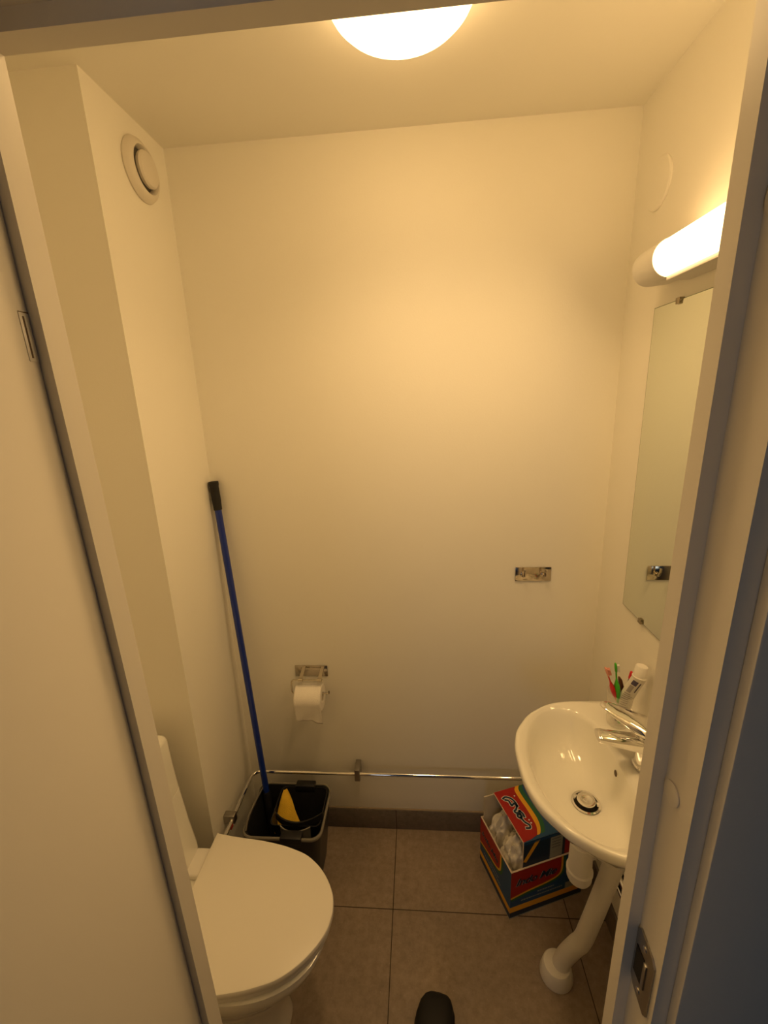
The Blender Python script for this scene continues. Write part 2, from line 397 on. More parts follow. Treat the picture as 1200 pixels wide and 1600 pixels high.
# ================================================================== HOOK RAIL
hk = thing('hook_plate', 'small chrome plate with two coat hooks on the back wall', 'hook', (0.3835, YB, 1.108))
b = MB(); b.box(0.324, 0.4435, YB-.0045, YB-.0003, 1.108, 1.158, 'hookmetal', .0008)
obj('back_plate', b, hk)
for x in (0.349, 0.418):
    b = MB(); b.tube(spline([(x, YB-.004, 1.132), (x, YB-.016, 1.131), (x, YB-.026, 1.136), (x, YB-.032, 1.150), (x, YB-.033, 1.160)], 5), [.0042]*21, 'hookmetal', 14)
    b.lathe((x, YB-.0045, 1.132), (0, -1, 0), [(.008, 0), (.008, .003), (.005, .004)], 'hookmetal', 18)
    obj('hook', b, hk)

# ================================================================== PAPER HOLDER + ROLL
ph = thing('paper_holder', 'chrome wire toilet paper holder on the back wall', 'paper holder', (-0.42, YB, 0.72))
b = MB(); b.box(-0.482, -0.358, YB-.004, YB-.0003, 0.723, 0.768, 'wire', .001)
obj('back_plate', b, ph)
for x in (-0.446, -0.375):
    b = MB(); b.loft([[(x-.006, YB-.003, .766), (x+.006, YB-.003, .766), (x+.006, YB-.003, .761), (x-.006, YB-.003, .761)],
                      [(x-.010, YB-.054, .7455), (x+.004, YB-.054, .7455), (x+.004, YB-.054, .7405), (x-.010, YB-.054, .7405)]], 'wire')
    b.lathe((x-.011, YB-.055, .7425), (1, 0, 0), [(.0065, 0), (.0065, .016)], 'wire', 18)
    obj('arm', b, ph)
b = MB()
RY, RZ_ = YB-.058, 0.688
b.tube(spline([(-.366, YB-.055, .7425), (-.43, YB-.055, .7425), (-.470, YB-.055, .7425), (-.480, YB-.055, .739), (-.484, YB-.056, .730), (-.485, RY, .702), (-.483, RY, .692), (-.475, RY, RZ_), (-.42, RY, RZ_), (-.352, RY, RZ_), (-.346, RY, RZ_+.001), (-.3455, RY, RZ_+.010)], 5), .0027, 'wire', 10)
obj('wire', b, ph)
# roll: its core rests on the wire
tp = thing('toilet_roll', 'part-used white toilet roll with a loose sheet hanging down', 'toilet roll', (-0.42, RY, 0.63))
cz = RZ_ - .0145; x0, x1 = -0.468, -0.370
b = MB()
R_ = .047
prf = [(.0180, 0), (R_-.002, 0), (R_, .0015), (R_, x1-x0-.0015), (R_-.002, x1-x0), (.0180, x1-x0), (.0180, 0)]
b.lathe((x0, RY, cz), (1, 0, 0), prf, 'paper', 48, False, False)
obj('paper_body', b, tp)
b = MB(); b.lathe((x0+.001, RY, cz), (1, 0, 0), [(.0180, 0), (.0172, 0), (.0172, x1-x0-.002), (.0180, x1-x0-.002), (.0180, 0)], 'card', 32, False, False)
obj('cardboard_core', b, tp)
b = MB(); rows = []
NS = 26
for j in range(22):
    t = j/21
    row = []
    for i in range(NS):
        s = i/(NS-1); x = x0+.001 + (x1-x0-.002)*s
        if t < .35:
            a = PI/2 + (PI/2)*(t/.35)       # from top of the roll to its front
            y = RY + (R_+.0006)*math.cos(a); z = cz + (R_+.0006)*math.sin(a)
        else:
            q = (t-.35)/.65
            L = .072 + .012*s + .003*math.sin(s*9)
            z = cz - L*q; y = RY - R_-.0006 + .010*q + .0018*math.sin(s*7+q*5)*q + .0012*math.sin(s*19+3)*q
            x += .004*q*(1 if s > .5 else .3)
        row.append((x, y, z))
    rows.append(row)
b.loft(rows, 'paper', False, False, close=False)
o = obj('loose_sheet', b, tp, 60)
md = o.modifiers.new('thickness', 'SOLIDIFY'); md.thickness = 0.0006

# ================================================================== HEATING PIPE LOOP
pr_ = thing('wall_pipe', 'thin chrome water pipe running low around the walls', 'pipe', (0, YB, 0.315))
PX, PY, PZ = XL+.030, YB-.046, 0.315
b = MB()
arc = [(PX + .035 - .035*math.cos(a), PY - .035 + .035*math.sin(a), PZ) for a in [PI/2*k/8 for k in range(9)]]
b.tube([(PX, YS-.06, PZ), (PX, YS+.02, PZ)] + arc + [(0, PY, PZ), (XR-.055, PY, PZ)] +
       [(XR-.055 + .030*math.sin(a), PY - .030 + .030*math.cos(a), PZ) for a in [PI/2*k/8 for k in range(1, 9)]] + [(XR-.025, 0.60, PZ-.03)], .0072, 'chrome', 14)
obj('pipe', b, pr_)
for bx, by, ax in ((-0.262, PY, 'y'), (0.47, PY, 'y'), (PX, 1.185, 'x')):
    b = MB()
    if ax == 'y': b.box(bx-.010, bx+.010, PY-.011, YB-.0003, PZ-.026, PZ+.026, 'steel', .002)
    else: b.box(XL+.0003, PX+.010, by-.012, by+.012, PZ-.015, PZ+.018, 'steel', .002)
    obj('bracket', b, pr_, label='dull metal pipe bracket')
b = MB(); b.box(PX-.008, PX+.008, 1.150, 1.166, PZ-.014, PZ-.002, 'redtip', .002)
obj('valve_mark', b, pr_, label='small red mark on the pipe fitting')
# pair of supply pipes under the basin on the right wall
sp2 = thing('supply_pipes', 'pair of thin chrome supply pipes on the right wall under the basin', 'pipe', (XR, 1.0, 0.235))
for zz in (0.238, 0.272):
    b = MB(); b.tube([(XR-.016, 1.20, zz), (XR-.016, 0.70, zz)], .0062, 'chrome', 12); obj('pipe', b, sp2)
b = MB(); b.box(XR-.010, XR-.0003, 0.72, 1.18, 0.228, 0.282, 'black', .001); obj('back_plate', b, sp2, label='black strip standing in for the dark reflection in the pipes')  # added black strip imitates the dark band reflected in the chrome pipes

# ================================================================== TOILET
ty = 0.830
LID = [(-.652, .200), (-.630, .196), (-.60, .192), (-.563, .188), (-.50, .182), (-.44, .172), (-.40, .162), (-.354, .146), (-.318, .123), (-.29, .097), (-.268, .068), (-.252, .036), (-.2465, .0)]
def lid_outline(inset=0.0, n=96, xback=None):
    up_ = [Vector((x, h, 0)) for x, h in LID]
    sp_ = spline(up_[2:], 6)
    top = [(p.x, p.y) for p in ([up_[0], up_[1]] + sp_)]
    full = top + [(x, -h) for x, h in reversed(top[:-1])]
    cx = -.45; out = []
    for x, h in full:
        d = Vector((x-cx, h)); L_ = d.length
        d = d*((L_-inset)/L_); out.append((cx+d.x, ty+d.y))
    if xback is not None: out = [(min(x, x), y) for x, y in out]
    return out
to = thing('toilet', 'white ceramic toilet with closed lid beside the left door frame', 'toilet', (-.60, ty, 0))
def slab(prof_, m):
    b = MB(); b.loft([[(x, y, z) for x, y in lid_outline(i)] for i, z in prof_], m); return b
obj('lid', slab([(.006, .420), (.001, .4215), (0, .424), (0, .436), (.0015, .439), (.005, .4405)], 'seat'), to, 40, 'smooth matt white toilet lid')
obj('seat', slab([(.010, .400), (.006, .402), (.005, .412), (.008, .4175)], 'seat'), to, 40)
# bowl: rings by angle
def ring(z, cx, xf, xb, hw, p=2.3, n=72):
    R = []
    for k in range(n):
        a = 2*PI*k/n; c, s = math.cos(a), math.sin(a)
        ex = (xf-cx) if c > 0 else (cx-xb)
        pp = p if c > 0 else 6
        q = (abs(c)**pp + abs(s)**pp)**(-1/pp)
        R.append((cx + ex*q*c, ty + hw*q*s, z))
    return R
b = MB()
b.loft([ring(0.0, -.62, -.400, -.88, .120), ring(.02, -.62, -.402, -.88, .118), ring(.10, -.62, -.405, -.88, .110), ring(.18, -.60, -.390, -.89, .112),
        ring(.25, -.57, -.350, -.895, .132), ring(.31, -.54, -.305, -.90, .156), ring(.355, -.52, -.272, -.902, .172), ring(.385, -.51, -.262, -.903, .176), ring(.396, -.51, -.262, -.903, .176), ring(.3995, -.51, -.270, -.900, .170)], 'porcelain')
obj('bowl', b, to, 50)
b = MB()
def rr(xb, xf, hw, z, r=.022, n=8, yc=ty):
    P = []
    for cx_, cy_, a0 in ((xf-r, yc+hw-r, 0), (xb, yc+hw, None), (xb, yc-hw, None), (xf-r, yc-hw+r, -PI/2)):
        if a0 is None: P.append((cx_, cy_, z))
        else:
            for k in range(n+1):
                a = a0 + PI/2*k/n; P.append((cx_ + r*math.cos(a), cy_ + r*math.sin(a), z))
    # order: front-right corner arc, back-right, back-left, front-left arc
    return P
b.loft([rr(-.902, -.698, .174, .400, .016), rr(-.902, -.700, .177, .44, .016), rr(-.902, -.718, .185, .52, .016), rr(-.902, -.734, .193, .62, .016), rr(-.902, -.735, .1935, .627, .016)], 'porcelain')
obj('cistern', b, to, 40)
b = MB()
b.loft([rr(-.902, -.7365, .1945, .629, .016), rr(-.902, -.746, .200, .72, .016), rr(-.902, -.752, .204, .790, .016), rr(-.902, -.754, .202, .798, .018), rr(-.902, -.760, .196, .803, .018)], 'porcelain')
CL = obj('cistern_cover', b, to, 40)
b = MB(); b.lathe((-.835, ty, .803), (0, 0, 1), [(.024, 0), (.024, .005), (.020, .008), (.003, .009)], 'chrome', 32)
obj('flush_button', b, CL, label='round chrome flush button')
for s_ in (1, -1):
    b = MB(); b.box(-.712, -.640, min(ty+s_*.168, ty+s_*.085), max(ty+s_*.168, ty+s_*.085), .3996, .4195, 'wplastic', .006, 3)
    obj('hinge', b, to, label='white seat hinge block')

# ================================================================== WASHBASIN
by, bz = 0.932, 0.830
HW = [(0, .238), (.05, .240), (.086, .2475), (.12, .260), (.150, .280), (.178, .303), (.203, .335), (.221, .365), (.234, .402), (.240, .45), (.241, .50), (.240, .55), (.238, .6075)]
def basin_outline():
    sp_ = [(p.y, p.x) for p in spline([Vector((h, x, 0)) for h, x in HW], 6)]
    top = [(x, by+h) for x, h in sp_]
    full = top[::-1] + [(x, 2*by-y) for x, y in top[1:]]      # wall far end -> front -> wall near end
    nb = 14; (ax_, ay_), (bx_, by_) = full[-1], full[0]
    full += [(XR-.0005, ay_ + (by_-ay_)*k/nb) for k in range(1, nb)]
    return full
BO = basin_outline(); DC = Vector((.412, by))
def inner(theta):
    c, s = math.cos(theta), math.sin(theta)
    cx = .385; ex = .128 if c < 0 else .108; p = 2.1 if c < 0 else 2.7
    return None
BI = []
for x, y in BO:
    d = Vector((x-.40, y-by)); th = math.atan2(d.y, d.x); c, s = math.cos(th), math.sin(th)
    ex = .134 if c < 0 else .092; ey = .206; p = 1.95 if c < 0 else 2.8
    q = (abs(c/ex)**p + abs(s/ey)**p)**(-1/p)
    BI.append((.40 + q*c, by + q*s))
def mix(A, B, t): return [(a[0]+(b_[0]-a[0])*t, a[1]+(b_[1]-a[1])*t) for a, b_ in zip(A, B)]
def shrink(A, c, t):  return [(c[0]+(a[0]-c[0])*t, c[1]+(a[1]-c[1])*t) for a in A]
def z_(A, z): return [(a[0], a[1], z) for a in A]
UC = (.52, by)
b = MB()
def keepwall(A):   # back edge stays on the wall
    return [(XR-.0005, a[1]) if o_[0] > XR-.002 else a for a, o_ in zip(A, BO)]
def circ(r, z):
    out = []
    for x, y in BI:
        th = math.atan2(y-by, x-.40); out.append((DC.x + r*math.cos(th), DC.y + r*math.sin(th), z))
    return out
rings = [z_(keepwall(shrink(BO, UC, .40)), .672), z_(keepwall(shrink(BO, UC, .58)), .690), z_(keepwall(shrink(BO, UC, .78)), .730), z_(keepwall(shrink(BO, UC, .90)), .770),
         z_(keepwall(shrink(BO, UC, .965)), .795), z_(keepwall(shrink(BO, UC, .992)), .806), z_(BO, .816), z_(keepwall(shrink(BO, UC, .998)), .826), z_(keepwall(shrink(BO, UC, .988)), .8305),
         z_(mix(keepwall(shrink(BO, UC, .975)), BI, .15), .8315), z_(mix(BO, BI, .55), .829), z_(mix(BO, BI, .85), .8265), z_(BI, .823)]
def bowl(t, z):
    c = circ(.034, z); 
    return [(q[0] + (i[0]-q[0])*t, q[1] + (i[1]-q[1])*t, z) for q, i in zip(c, BI)]
rings += [bowl(.955, .813), bowl(.90, .795), bowl(.83, .772), bowl(.74, .752), bowl(.60, .735), bowl(.42, .723), bowl(.22, .7155), bowl(.08, .7125), bowl(0, .711), circ(.030, .709), circ(.029, .690)]
b.loft(rings, 'porcelain', True, False)
ba = thing('washbasin', 'white oval ceramic washbasin on the right wall', 'washbasin', (XR, by, .67))
obj('basin', b, ba, 80)
dr = MB(); dr.lathe((DC.x, DC.y, .7110), (0, 0, 1), [(.0292, -.018), (.0292, .0005), (.0345, .0010), (.0350, .0028), (.030, .0032), (.0262, -.001), (.0262, -.016)], 'chrome', 40, False, False)
DRN = obj('drain', dr, ba, label='chrome drain ring')
dr = MB(); dr.lathe((DC.x, DC.y, .6945), (0, 0, 1), [(.0275, 0), (.0275, .002)], 'dark', 32); obj('drain_hole', dr, DRN, label='dark drain opening')
dr = MB(); dr.lathe((DC.x, DC.y, .6965), (0, 0, 1), [(.005, 0), (.005, .021), (.0205, .022), (.0225, .024), (.0215, .0265), (.012, .0275), (.008, .0262), (.002, .026)], 'chrome', 40)
obj('drain_plug', dr, DRN, label='raised round chrome plug')
# overflow hole on the rear slope of the bowl: set on the glazed surface itself
from mathutils.bvhtree import BVHTree
BAS = [c_ for c_ in ba.children if c_.name.startswith('basin')][0]
tree = BVHTree.FromPolygons([v_.co + ba.location for v_ in BAS.data.vertices], [tuple(p.vertices) for p in BAS.data.polygons])
hit, nn, _, _ = tree.ray_cast(Vector((.36, .949, .789)), Vector((1, 0, 0)))
if nn.x > 0: nn = -nn
ov = MB()
ov.lathe(hit, nn, [(.0095, -.001), (.0096, .0008), (.0082, .0014), (.0078, .0006)], 'porcelain', 28, True, False)
ov.lathe(hit, nn, [(.0079, -.001), (.0079, .0009)], 'slot', 28)
obj('overflow_hole', ov, ba, label='small round overflow hole')

# faucet
fx, fy, fz = 0.546, 0.932, 0.8325
fa = thing('faucet', 'chrome single-lever mixer tap on the basin deck', 'faucet', (fx, fy, fz))
b = MB(); b.lathe((fx, fy, fz-.001), (0, 0, 1), [(.0305, 0), (.0305, .004), (.0275, .007), (.0265, .05), (.0270, .088), (.0262, .091)], 'chrome', 40)
obj('body', b, fa)
b = MB()
def spsec(x, z, w_, h):
    P = []
    for k in range(20):
        a = 2*PI*k/20; c, s = math.cos(a), math.sin(a); q = (abs(c)**3.5 + abs(s)**3.5)**(-1/3.5)
        P.append((x, fy + w_*q*c, z + h*q*s))
    return P
b.loft([spsec(fx-.012, fz+.064, .0235, .0195), spsec(fx-.040, fz+.069, .0220, .0165), spsec(fx-.080, fz+.077, .0205, .0135), spsec(fx-.114, fz+.084, .0195, .0115), spsec(fx-.123, fz+.0855, .0175, .0090)], 'chrome')
b.lathe((fx-.110, fy, fz+.081), (-.15, 0, -1), [(.0105, 0), (.0105, .010), (.0095, .012)], 'chrome', 24)
obj('spout', b, fa)
b = MB()
ld_ = Vector((-.80, .60, 0)).normalized(); ls = Vector((-ld_.y, ld_.x, 0))
fc = Vector((fx, fy, fz+.092))
LV = [(-.036, .006, .006, .014), (-.030, .020, .003, .019), (-.014, .0310, .000, .023), (0, .0350, 0, .026), (.014, .0355, .000, .028), (.030, .0340, .003, .027), (.048, .0295, .009, .022), (.070, .0250, .017, .0150), (.095, .0190, .026, .0095), (.108, .0140, .030, .0070), (.114, .007, .0315, .004)]
Rg = []
for d, w_, zb, h in LV:
    P = []
    for k in range(20):
        a = 2*PI*k/20; c, s = math.cos(a), math.sin(a); q = (abs(c)**3 + abs(s)**3)**(-1/3)
        P.append(fc + ld_*d + ls*(w_*q*c) + Vector((0, 0, zb + h/2 + h/2*q*s)))
    Rg.append(P)
b.loft(Rg, 'chrome'); obj('lever', b, fa)

# bottle trap under the basin and the waste pipe into its floor collar: one run of plumbing
tr = thing('drain_trap', 'white plastic bottle trap and bent waste pipe under the basin', 'drain pipe', (.397, .975, 0))
b = MB(); b.lathe((.420, .950, .428), (0, 0, 1), [(.022, 0), (.029, .004), (.0325, .012), (.0328, .030), (.0345, .032), (.0345, .038), (.0305, .041), (.0295, .120), (.027, .126), (.018, .130), (.018, .240)], 'wplastic', 40)
obj('trap_body', b, tr)
b = MB(); b.tube([(.438, .950, .520), (.470, .952, .526), (.500, .953, .520)], .016, 'wplastic', 20); obj('trap_outlet', b, tr)
b = MB()
b.tube(spline([(.512, .950, .540), (.509, .950, .490), (.484, .956, .335), (.462, .962, .210), (.4565, .9635, .182), (.449, .965, .160), (.438, .968, .140), (.412, .975, .078), (.402, .977, .030)], 7), .0255, 'wplastic', 28)
obj('waste_pipe', b, tr)
b = MB(); b.lathe((.392, .976, 0.0003), (0, 0, 1), [(.048, 0), (.049, .005), (.045, .026), (.041, .043), (.038, .047), (.030, .048)], 'wplastic', 40)
obj('floor_collar', b, tr)

# ================================================================== CUP, BRUSHES, TUBE
cc = Vector((.540, 1.080, .8322))
cu = MB()
cu.lathe(cc, (0, 0, 1), [(.0265, 0), (.0275, .002), (.0335, .098), (.0330, .0995), (.0318, .098), (.0260, .008), (.002, .0075)], 'glass', 40)
tag(obj('tumbler', cu, None, 60), 'clear glass tumbler behind the tap holding toothbrushes', 'glass')

def brush(name, label, tip, foot, col, headcol, w_=.0062, fat=.009, fatpos=(.45, .62)):
    tip, foot = Vector(tip), Vector(foot); d = (tip-foot)
    t_ = thing(name, label, 'toothbrush', foot)
    b = MB(); pts = []; rs = []
    N = 26
    for k in range(N+1):
        s = k/N; p = foot + d*s*.84
        q_ = s*.84; base_ = .0042 if fat < .005 else .0062
        r = base_ + fat*.62*math.exp(-((q_-.56)/.11)**2)
        if q_ > .66: r = .0032 + (r-.0032)*max(0, 1-(q_-.66)/.08)
        pts.append(p); rs.append(r)
    b.tube(pts, rs, col, 14, flat=.62); obj('handle', b, t_)
    b = MB(); h0 = foot + d*.835
    b.tube([h0, h0 + d*.03, h0 + d*.10, h0 + d*.15, tip], [.003, .0056, .0062, .0054, .002], headcol if headcol in ('pink', 'red') else col, 14, flat=.5)
    hd = obj('head', b, t_)
    b = MB(); dn = d.normalized(); side = Vector((.9, -.3, .2)); side = (side - dn*side.dot(dn)).normalized(); ot = dn.cross(side)
    for i in range(7):
        for j in (-1, 0, 1):
            c0 = foot + d*(.865 + .016*i) + ot*j*.0032
            b.tube([c0, c0 + side*.0095], .0013, headcol, 6)
    obj('bristles', b, hd)
    return t_
fl = cc.z + .009
brush('toothbrush', 'red toothbrush with a pale pink head leaning left in the tumbler', (.4925, 1.078, 1.010), (.558, 1.083, fl), 'red', 'pink')
brush('toothbrush', 'bright green toothbrush standing beside the red one in the tumbler', (.519, 1.080, 1.022), (.541, 1.071, fl), 'green', 'pwhite')
brush('toothbrush', 'thin navy toothbrush with a red tip leaning right in the tumbler', (.5690, 1.090, .990), (.534, 1.078, fl), 'navy', 'red', fat=.003)
b = MB(); b.tube([(.5505, 1.100, .912), (.5505, 1.100, .920), (.5500, 1.100, .938), (.5460, 1.100, .955), (.5420, 1.100, .964), (.5405, 1.1, .966)], [.004, .0075, .0095, .0080, .0045, .001], 'brown', 18, flat=.6)
b.tube([(.540, 1.094, fl+.002), (.5505, 1.100, .915)], .0030, 'brown', 10)
tag(obj('brush', b), 'dark brown rounded handle standing behind the green toothbrush', 'brush')

# toothpaste tube leaning on the wall with its cap up
tt = thing('toothpaste_tube', 'white squeezed toothpaste tube, cap up, leaning between tumbler and wall', 'toothpaste', (.556, 1.075, .86))
A0 = Vector((.5400, 1.068, .868)); A1 = Vector((.5530, 1.067, .930)); A2 = Vector((.5735, 1.060, .990)); A3 = Vector((.5800, 1.062, 1.030))
cl_ = spline([A0, A1, A2], 10)
b = MB(); Rg = []
sd = Vector((.96, -.27, 0)).normalized()
for i, p in enumerate(cl_):
    t = i/(len(cl_)-1); tg = (cl_[min(i+1, len(cl_)-1)] - cl_[max(i-1, 0)]).normalized()
    s1 = (sd - tg*sd.dot(tg)).normalized(); s2 = tg.cross(s1)
    wid = .0185*(1-t) + .0170*t; th_ = .0018*(1-t) + .0150*t
    Rg.append([p + s1*wid*math.cos(2*PI*q/28) + s2*th_*math.sin(2*PI*q/28) for q in range(28)])
b.loft(Rg, 'tube'); TB = obj('tube_body', b, tt, 50)
dcap = (A3-A2).normalized()
b = MB(); b.lathe(A2 + dcap*.0, dcap, [(.0165, 0), (.0178, .002), (.0178, .005), (.0163, .006), (.0150, .034), (.0135, .036), (.003, .0365)], 'wplastic', 32)
obj('cap', b, tt, label='plain white screw cap')
b = MB()
# printing on the side towards the room: dark block and lines of small print that follow the tube surface
def onT(t, a):
    i = t*(len(cl_)-1); k = min(int(i), len(cl_)-2); f = i-k
    P0 = Rg[k]; P1 = Rg[k+1]; q = (a % 1)*28; j = int(q) % 28; g = q-int(q)
    u_ = Vector(P0[j]).lerp(P0[(j+1) % 28], g); v_ = Vector(P1[j]).lerp(P1[(j+1) % 28], g); p = u_.lerp(v_, f)
    c_ = cl_[k].lerp(cl_[k+1], f); return p + (p-c_).normalized()*.0006
def patch(t0, t1, a0, a1, m):
    R = [[onT(t0+(t1-t0)*i/4, a0+(a1-a0)*j/5) for j in range(6)] for i in range(5)]
    b.loft(R, m, False, False, close=False)
for A_ in (0.62, 0.12):
    patch(.80, .93, A_, A_+.13, 'ink'); patch(.62, .78, A_+.01, A_+.11, 'inkgrey'); patch(.66, .92, A_+.17, A_+.20, 'ink')
    random.seed(3)
    for k in range(11):
        t0 = .12 + .045*k; patch(t0, t0+.018, A_-.02+.02*random.random(), A_+.14+.09*random.random(), 'inkgrey')
obj('print', b, TB, label='dark block and rows of small print')

# ================================================================== NOODLE CARTON
A = Vector((.279, 1.118, 0)); U = Vector((.942, .336, 0)).normalized(); V = Vector((-.336, .942, 0)).normalized(); Z = Vector((0, 0, 1))
bx = thing('noodle_carton', 'red and blue printed noodle carton with cut-open top under the basin', 'box', A + U*.14 + V*.10)
TL, TD, TH = .285, .212, .2045
def P3(u, v, z): return A + U*u + V*v + Z*z
def cbox(b, u0, u1, v0, v1, z0, z1, m):
    q = [P3(u0, v0, z0), P3(u1, v0, z0), P3(u1, v1, z0), P3(u0, v1, z0)]; r = [P3(u0, v0, z1), P3(u1, v0, z1), P3(u1, v1, z1), P3(u0, v1, z1)]
    b.loft([q, r], m)
t = .0035
b = MB()
cbox(b, 0, TL, 0, TD, 0.0005, .004, 'card')
cbox(b, 0, t, 0, TD, .004, TH, 'card'); cbox(b, TL-t, TL, 0, TD, .004, TH-.012, 'card')
cbox(b, t, TL-t, 0, t, .004, TH, 'card'); cbox(b, t, TL-t, TD-t, TD, .004, TH, 'card')
tray = obj('tray', b, bx)
b = MB()   # bare cut edge of the board along the rim
e = .0006
cbox(b, -e, t+e, -e, TD+e, TH, TH+.0012, 'cardgrey'); cbox(b, t, TL-t, -e, t+e, TH, TH+.0012, 'cardgrey'); cbox(b, t, TL-t, TD-t, TD, TH, TH+.0012, 'cardgrey')
obj('cut_edge', b, tray, label='pale cut cardboard edge')
# printing on the front (v=0) and left (u=0) faces
def face_print(par, mapf, W_, H_, nrm, txt, tiny):
    b = MB()
    def q(pts, m, off): b.poly([mapf(x, y, off) for x, y in pts], m)
    q([(0, 0), (W_, 0), (W_, H_), (0, H_)], 'pblue', .0003)
    q([(0, .004), (W_, .004), (W_, .026), (0, .026)], 'pdark', .0006)
    q([(0, .026), (W_, .026), (W_, .050), (0, .050)], 'pyel', .0006)
    q([(0, .0), (W_, .0), (W_, .004), (0, .004)], 'pgrey', .0006)
    k = W_*.66
    crv = [(0, H_*.46), (k*.35, H_*.52), (k*.75, H_*.565), (k*.95, H_*.62), (k*1.02, H_*.72), (k*1.02, H_)]
    def grow(d):
        s_ = spline([Vector((x, y, 0)) for x, y in crv], 6)
        out = []
        for i, p in enumerate(s_):
            tg = (s_[min(i+1, len(s_)-1)] - s_[max(i-1, 0)]).normalized()
            out.append((max(0, p.x + tg.y*d), min(H_, p.y - tg.x*d)))
        return out + [(0, H_)]
    q([(0, H_*.46-.022)] + grow(.020), 'pgreen', .0006) if False else None
    g = grow(.018); q(g, 'pgreen', .0006); g = grow(.008); q(g, 'pyel', .0009); g = grow(0); q(g, 'pred', .0012)
    obj('label_print', b, par)
    # lettering
    cu_ = bpy.data.curves.new('lettering', 'FONT'); cu_.body = txt; cu_.size = .052; cu_.shear = .35; cu_.offset = .0012; cu_.space_character = .92
    to_ = bpy.data.objects.new('lettering', cu_); dg = bpy.context.evaluated_depsgraph_get()
    COL.objects.link(to_); bpy.context.view_layer.update(); dg = bpy.context.evaluated_depsgraph_get()
    tm = bpy.data.meshes.new_from_object(to_.evaluated_get(dg)); bpy.data.objects.remove(to_)
    xs_ = [v.co.x for v in tm.vertices]; sc = (k*.84)/(max(xs_)-min(xs_)); x00 = min(xs_)
    for off, m_, dx in ((.0016, 'pwhite', -.0010), (.0019, 'pdark', 0)):
        b = MB(); vs = [b.bm.verts.new(mapf(k*.10 + dx + (v.co.x-x00)*sc, H_*.685 + v.co.y*min(sc, 1.1)*.88 + (k*.0 if m_ == 'pwhite' else .0006), off)) for v in tm.vertices]
        km = b.mi(m_)
        for f in tm.polygons:
            try: b.bm.faces.new([vs[i] for i in f.vertices]).material_index = km
            except ValueError: pass
        obj('lettering', b, par, label='script lettering on the red label')
    bpy.data.meshes.remove(tm)
    b = MB(); random.seed(tiny); 
    for r_, (xa, xb) in enumerate(((k*.55, k*.90), (k*.22, k*1.05))):
        x = xa; y = H_*.40 - r_*.016
        while x < xb:
            wd = .004 + .005*random.random(); q([(x, y), (x+wd, y), (x+wd+.0012, y+.0052), (x+.0012, y+.0052)], 'pgrey', .0009); x += wd + .0022
    obj('small_print', b, par, label='tiny pale print')
face_print(tray, lambda x, y, o_: P3(x, -o_, y), TL, TH, -V, 'Indo Mie', 5)
face_print(tray, lambda x, y, o_: P3(-o_, TD-x, y), TD, TH, -U, 'Indo Mie', 8)
b = MB(); b.poly([P3(.215, -.0010, .050), P3(.280, -.0010, .050), P3(.280, -.0010, .078), P3(.215, -.0010, .078)], 'pgrey'); obj('barcode_panel', b, tray)
# hood: the taller half box standing in the tray, open on its left side
HU0, HU1, HV0, HV1, HH = .046, .270, .006, .204, .309
b = MB()
cbox(b, HU0, HU1, HV0, HV0+t, .006, HH-t, 'card'); cbox(b, HU0-.040, HU1, HV1-t, HV1, .006, HH-t, 'card'); cbox(b, HU1-t, HU1, HV0+t, HV1-t, .006, HH-t, 'card')
cbox(b, HU0, HU1, HV0, HV0+.1, HH-t, HH, 'card'); cbox(b, HU0, HU1, HV0+.104, HV1, HH-t, HH, 'card')
hood = obj('hood', b, bx)
b = MB()
cbox(b, HU0-.0012, HU0, HV0, HV0+.098, HH-.0042, HH+.0010, 'cardgrey'); cbox(b, HU0-.0012, HU0, HV0+.106, HV1, HH-.0042, HH+.0010, 'cardgrey'); cbox(b, HU0-.0012, HU0, HV0-.0005, HV0+t, TH-.02, HH-.004, 'cardgrey')
obj('cut_edge', b, hood, label='pale cut cardboard edge')
b = MB()
def T(u, v, o_=.0003): return P3(u, v, HH+o_)
b.poly([T(HU0, HV0), T(HU1, HV0), T(HU1, HV1), T(HU0, HV1)], 'pblue')
YO = [(.1507, .2039), (.1399, .1901), (.1374, .1579), (.1386, .1125), (.138, .07), (.130, .0398), (.1155, .0188), (.1022, .0171)]
YI = [(.1349, .2039), (.1232, .1882), (.1216, .1537), (.1232, .1086), (.1212, .0669), (.118, .0436), (.108, .0250), (.1022, .0171)]
so = [(p.x, p.y) for p in spline([Vector((*p, 0)) for p in YO], 6)]; si = [(p.x, p.y) for p in spline([Vector((*p, 0)) for p in YI], 6)]
def strip(A_, B_, m, o_):
    for i in range(len(A_)-1): b.poly([T(*A_[i], o_), T(*A_[i+1], o_), T(*B_[i+1], o_), T(*B_[i], o_)], m)
sg = [(x+.016, y) for x, y in so[:-6]]
strip(sg, so[:-6], 'pgreen', .0006); strip(so, si, 'pyel', .0009)
strip(si, [(HU0, y) for x, y in si], 'pred', .0009); b.poly([T(HU0, HV0+.002, .0009), T(.075, HV0+.004, .0009), T(si[-1][0], si[-1][1], .0009), T(HU0, si[-1][1], .0009)], 'pred')
obj('label_print', b, hood)
b = MB()
S1 = [(.0644, .1706), (.0794, .1739), (.0941, .1693), (.0987, .1518), (.098, .1297)]
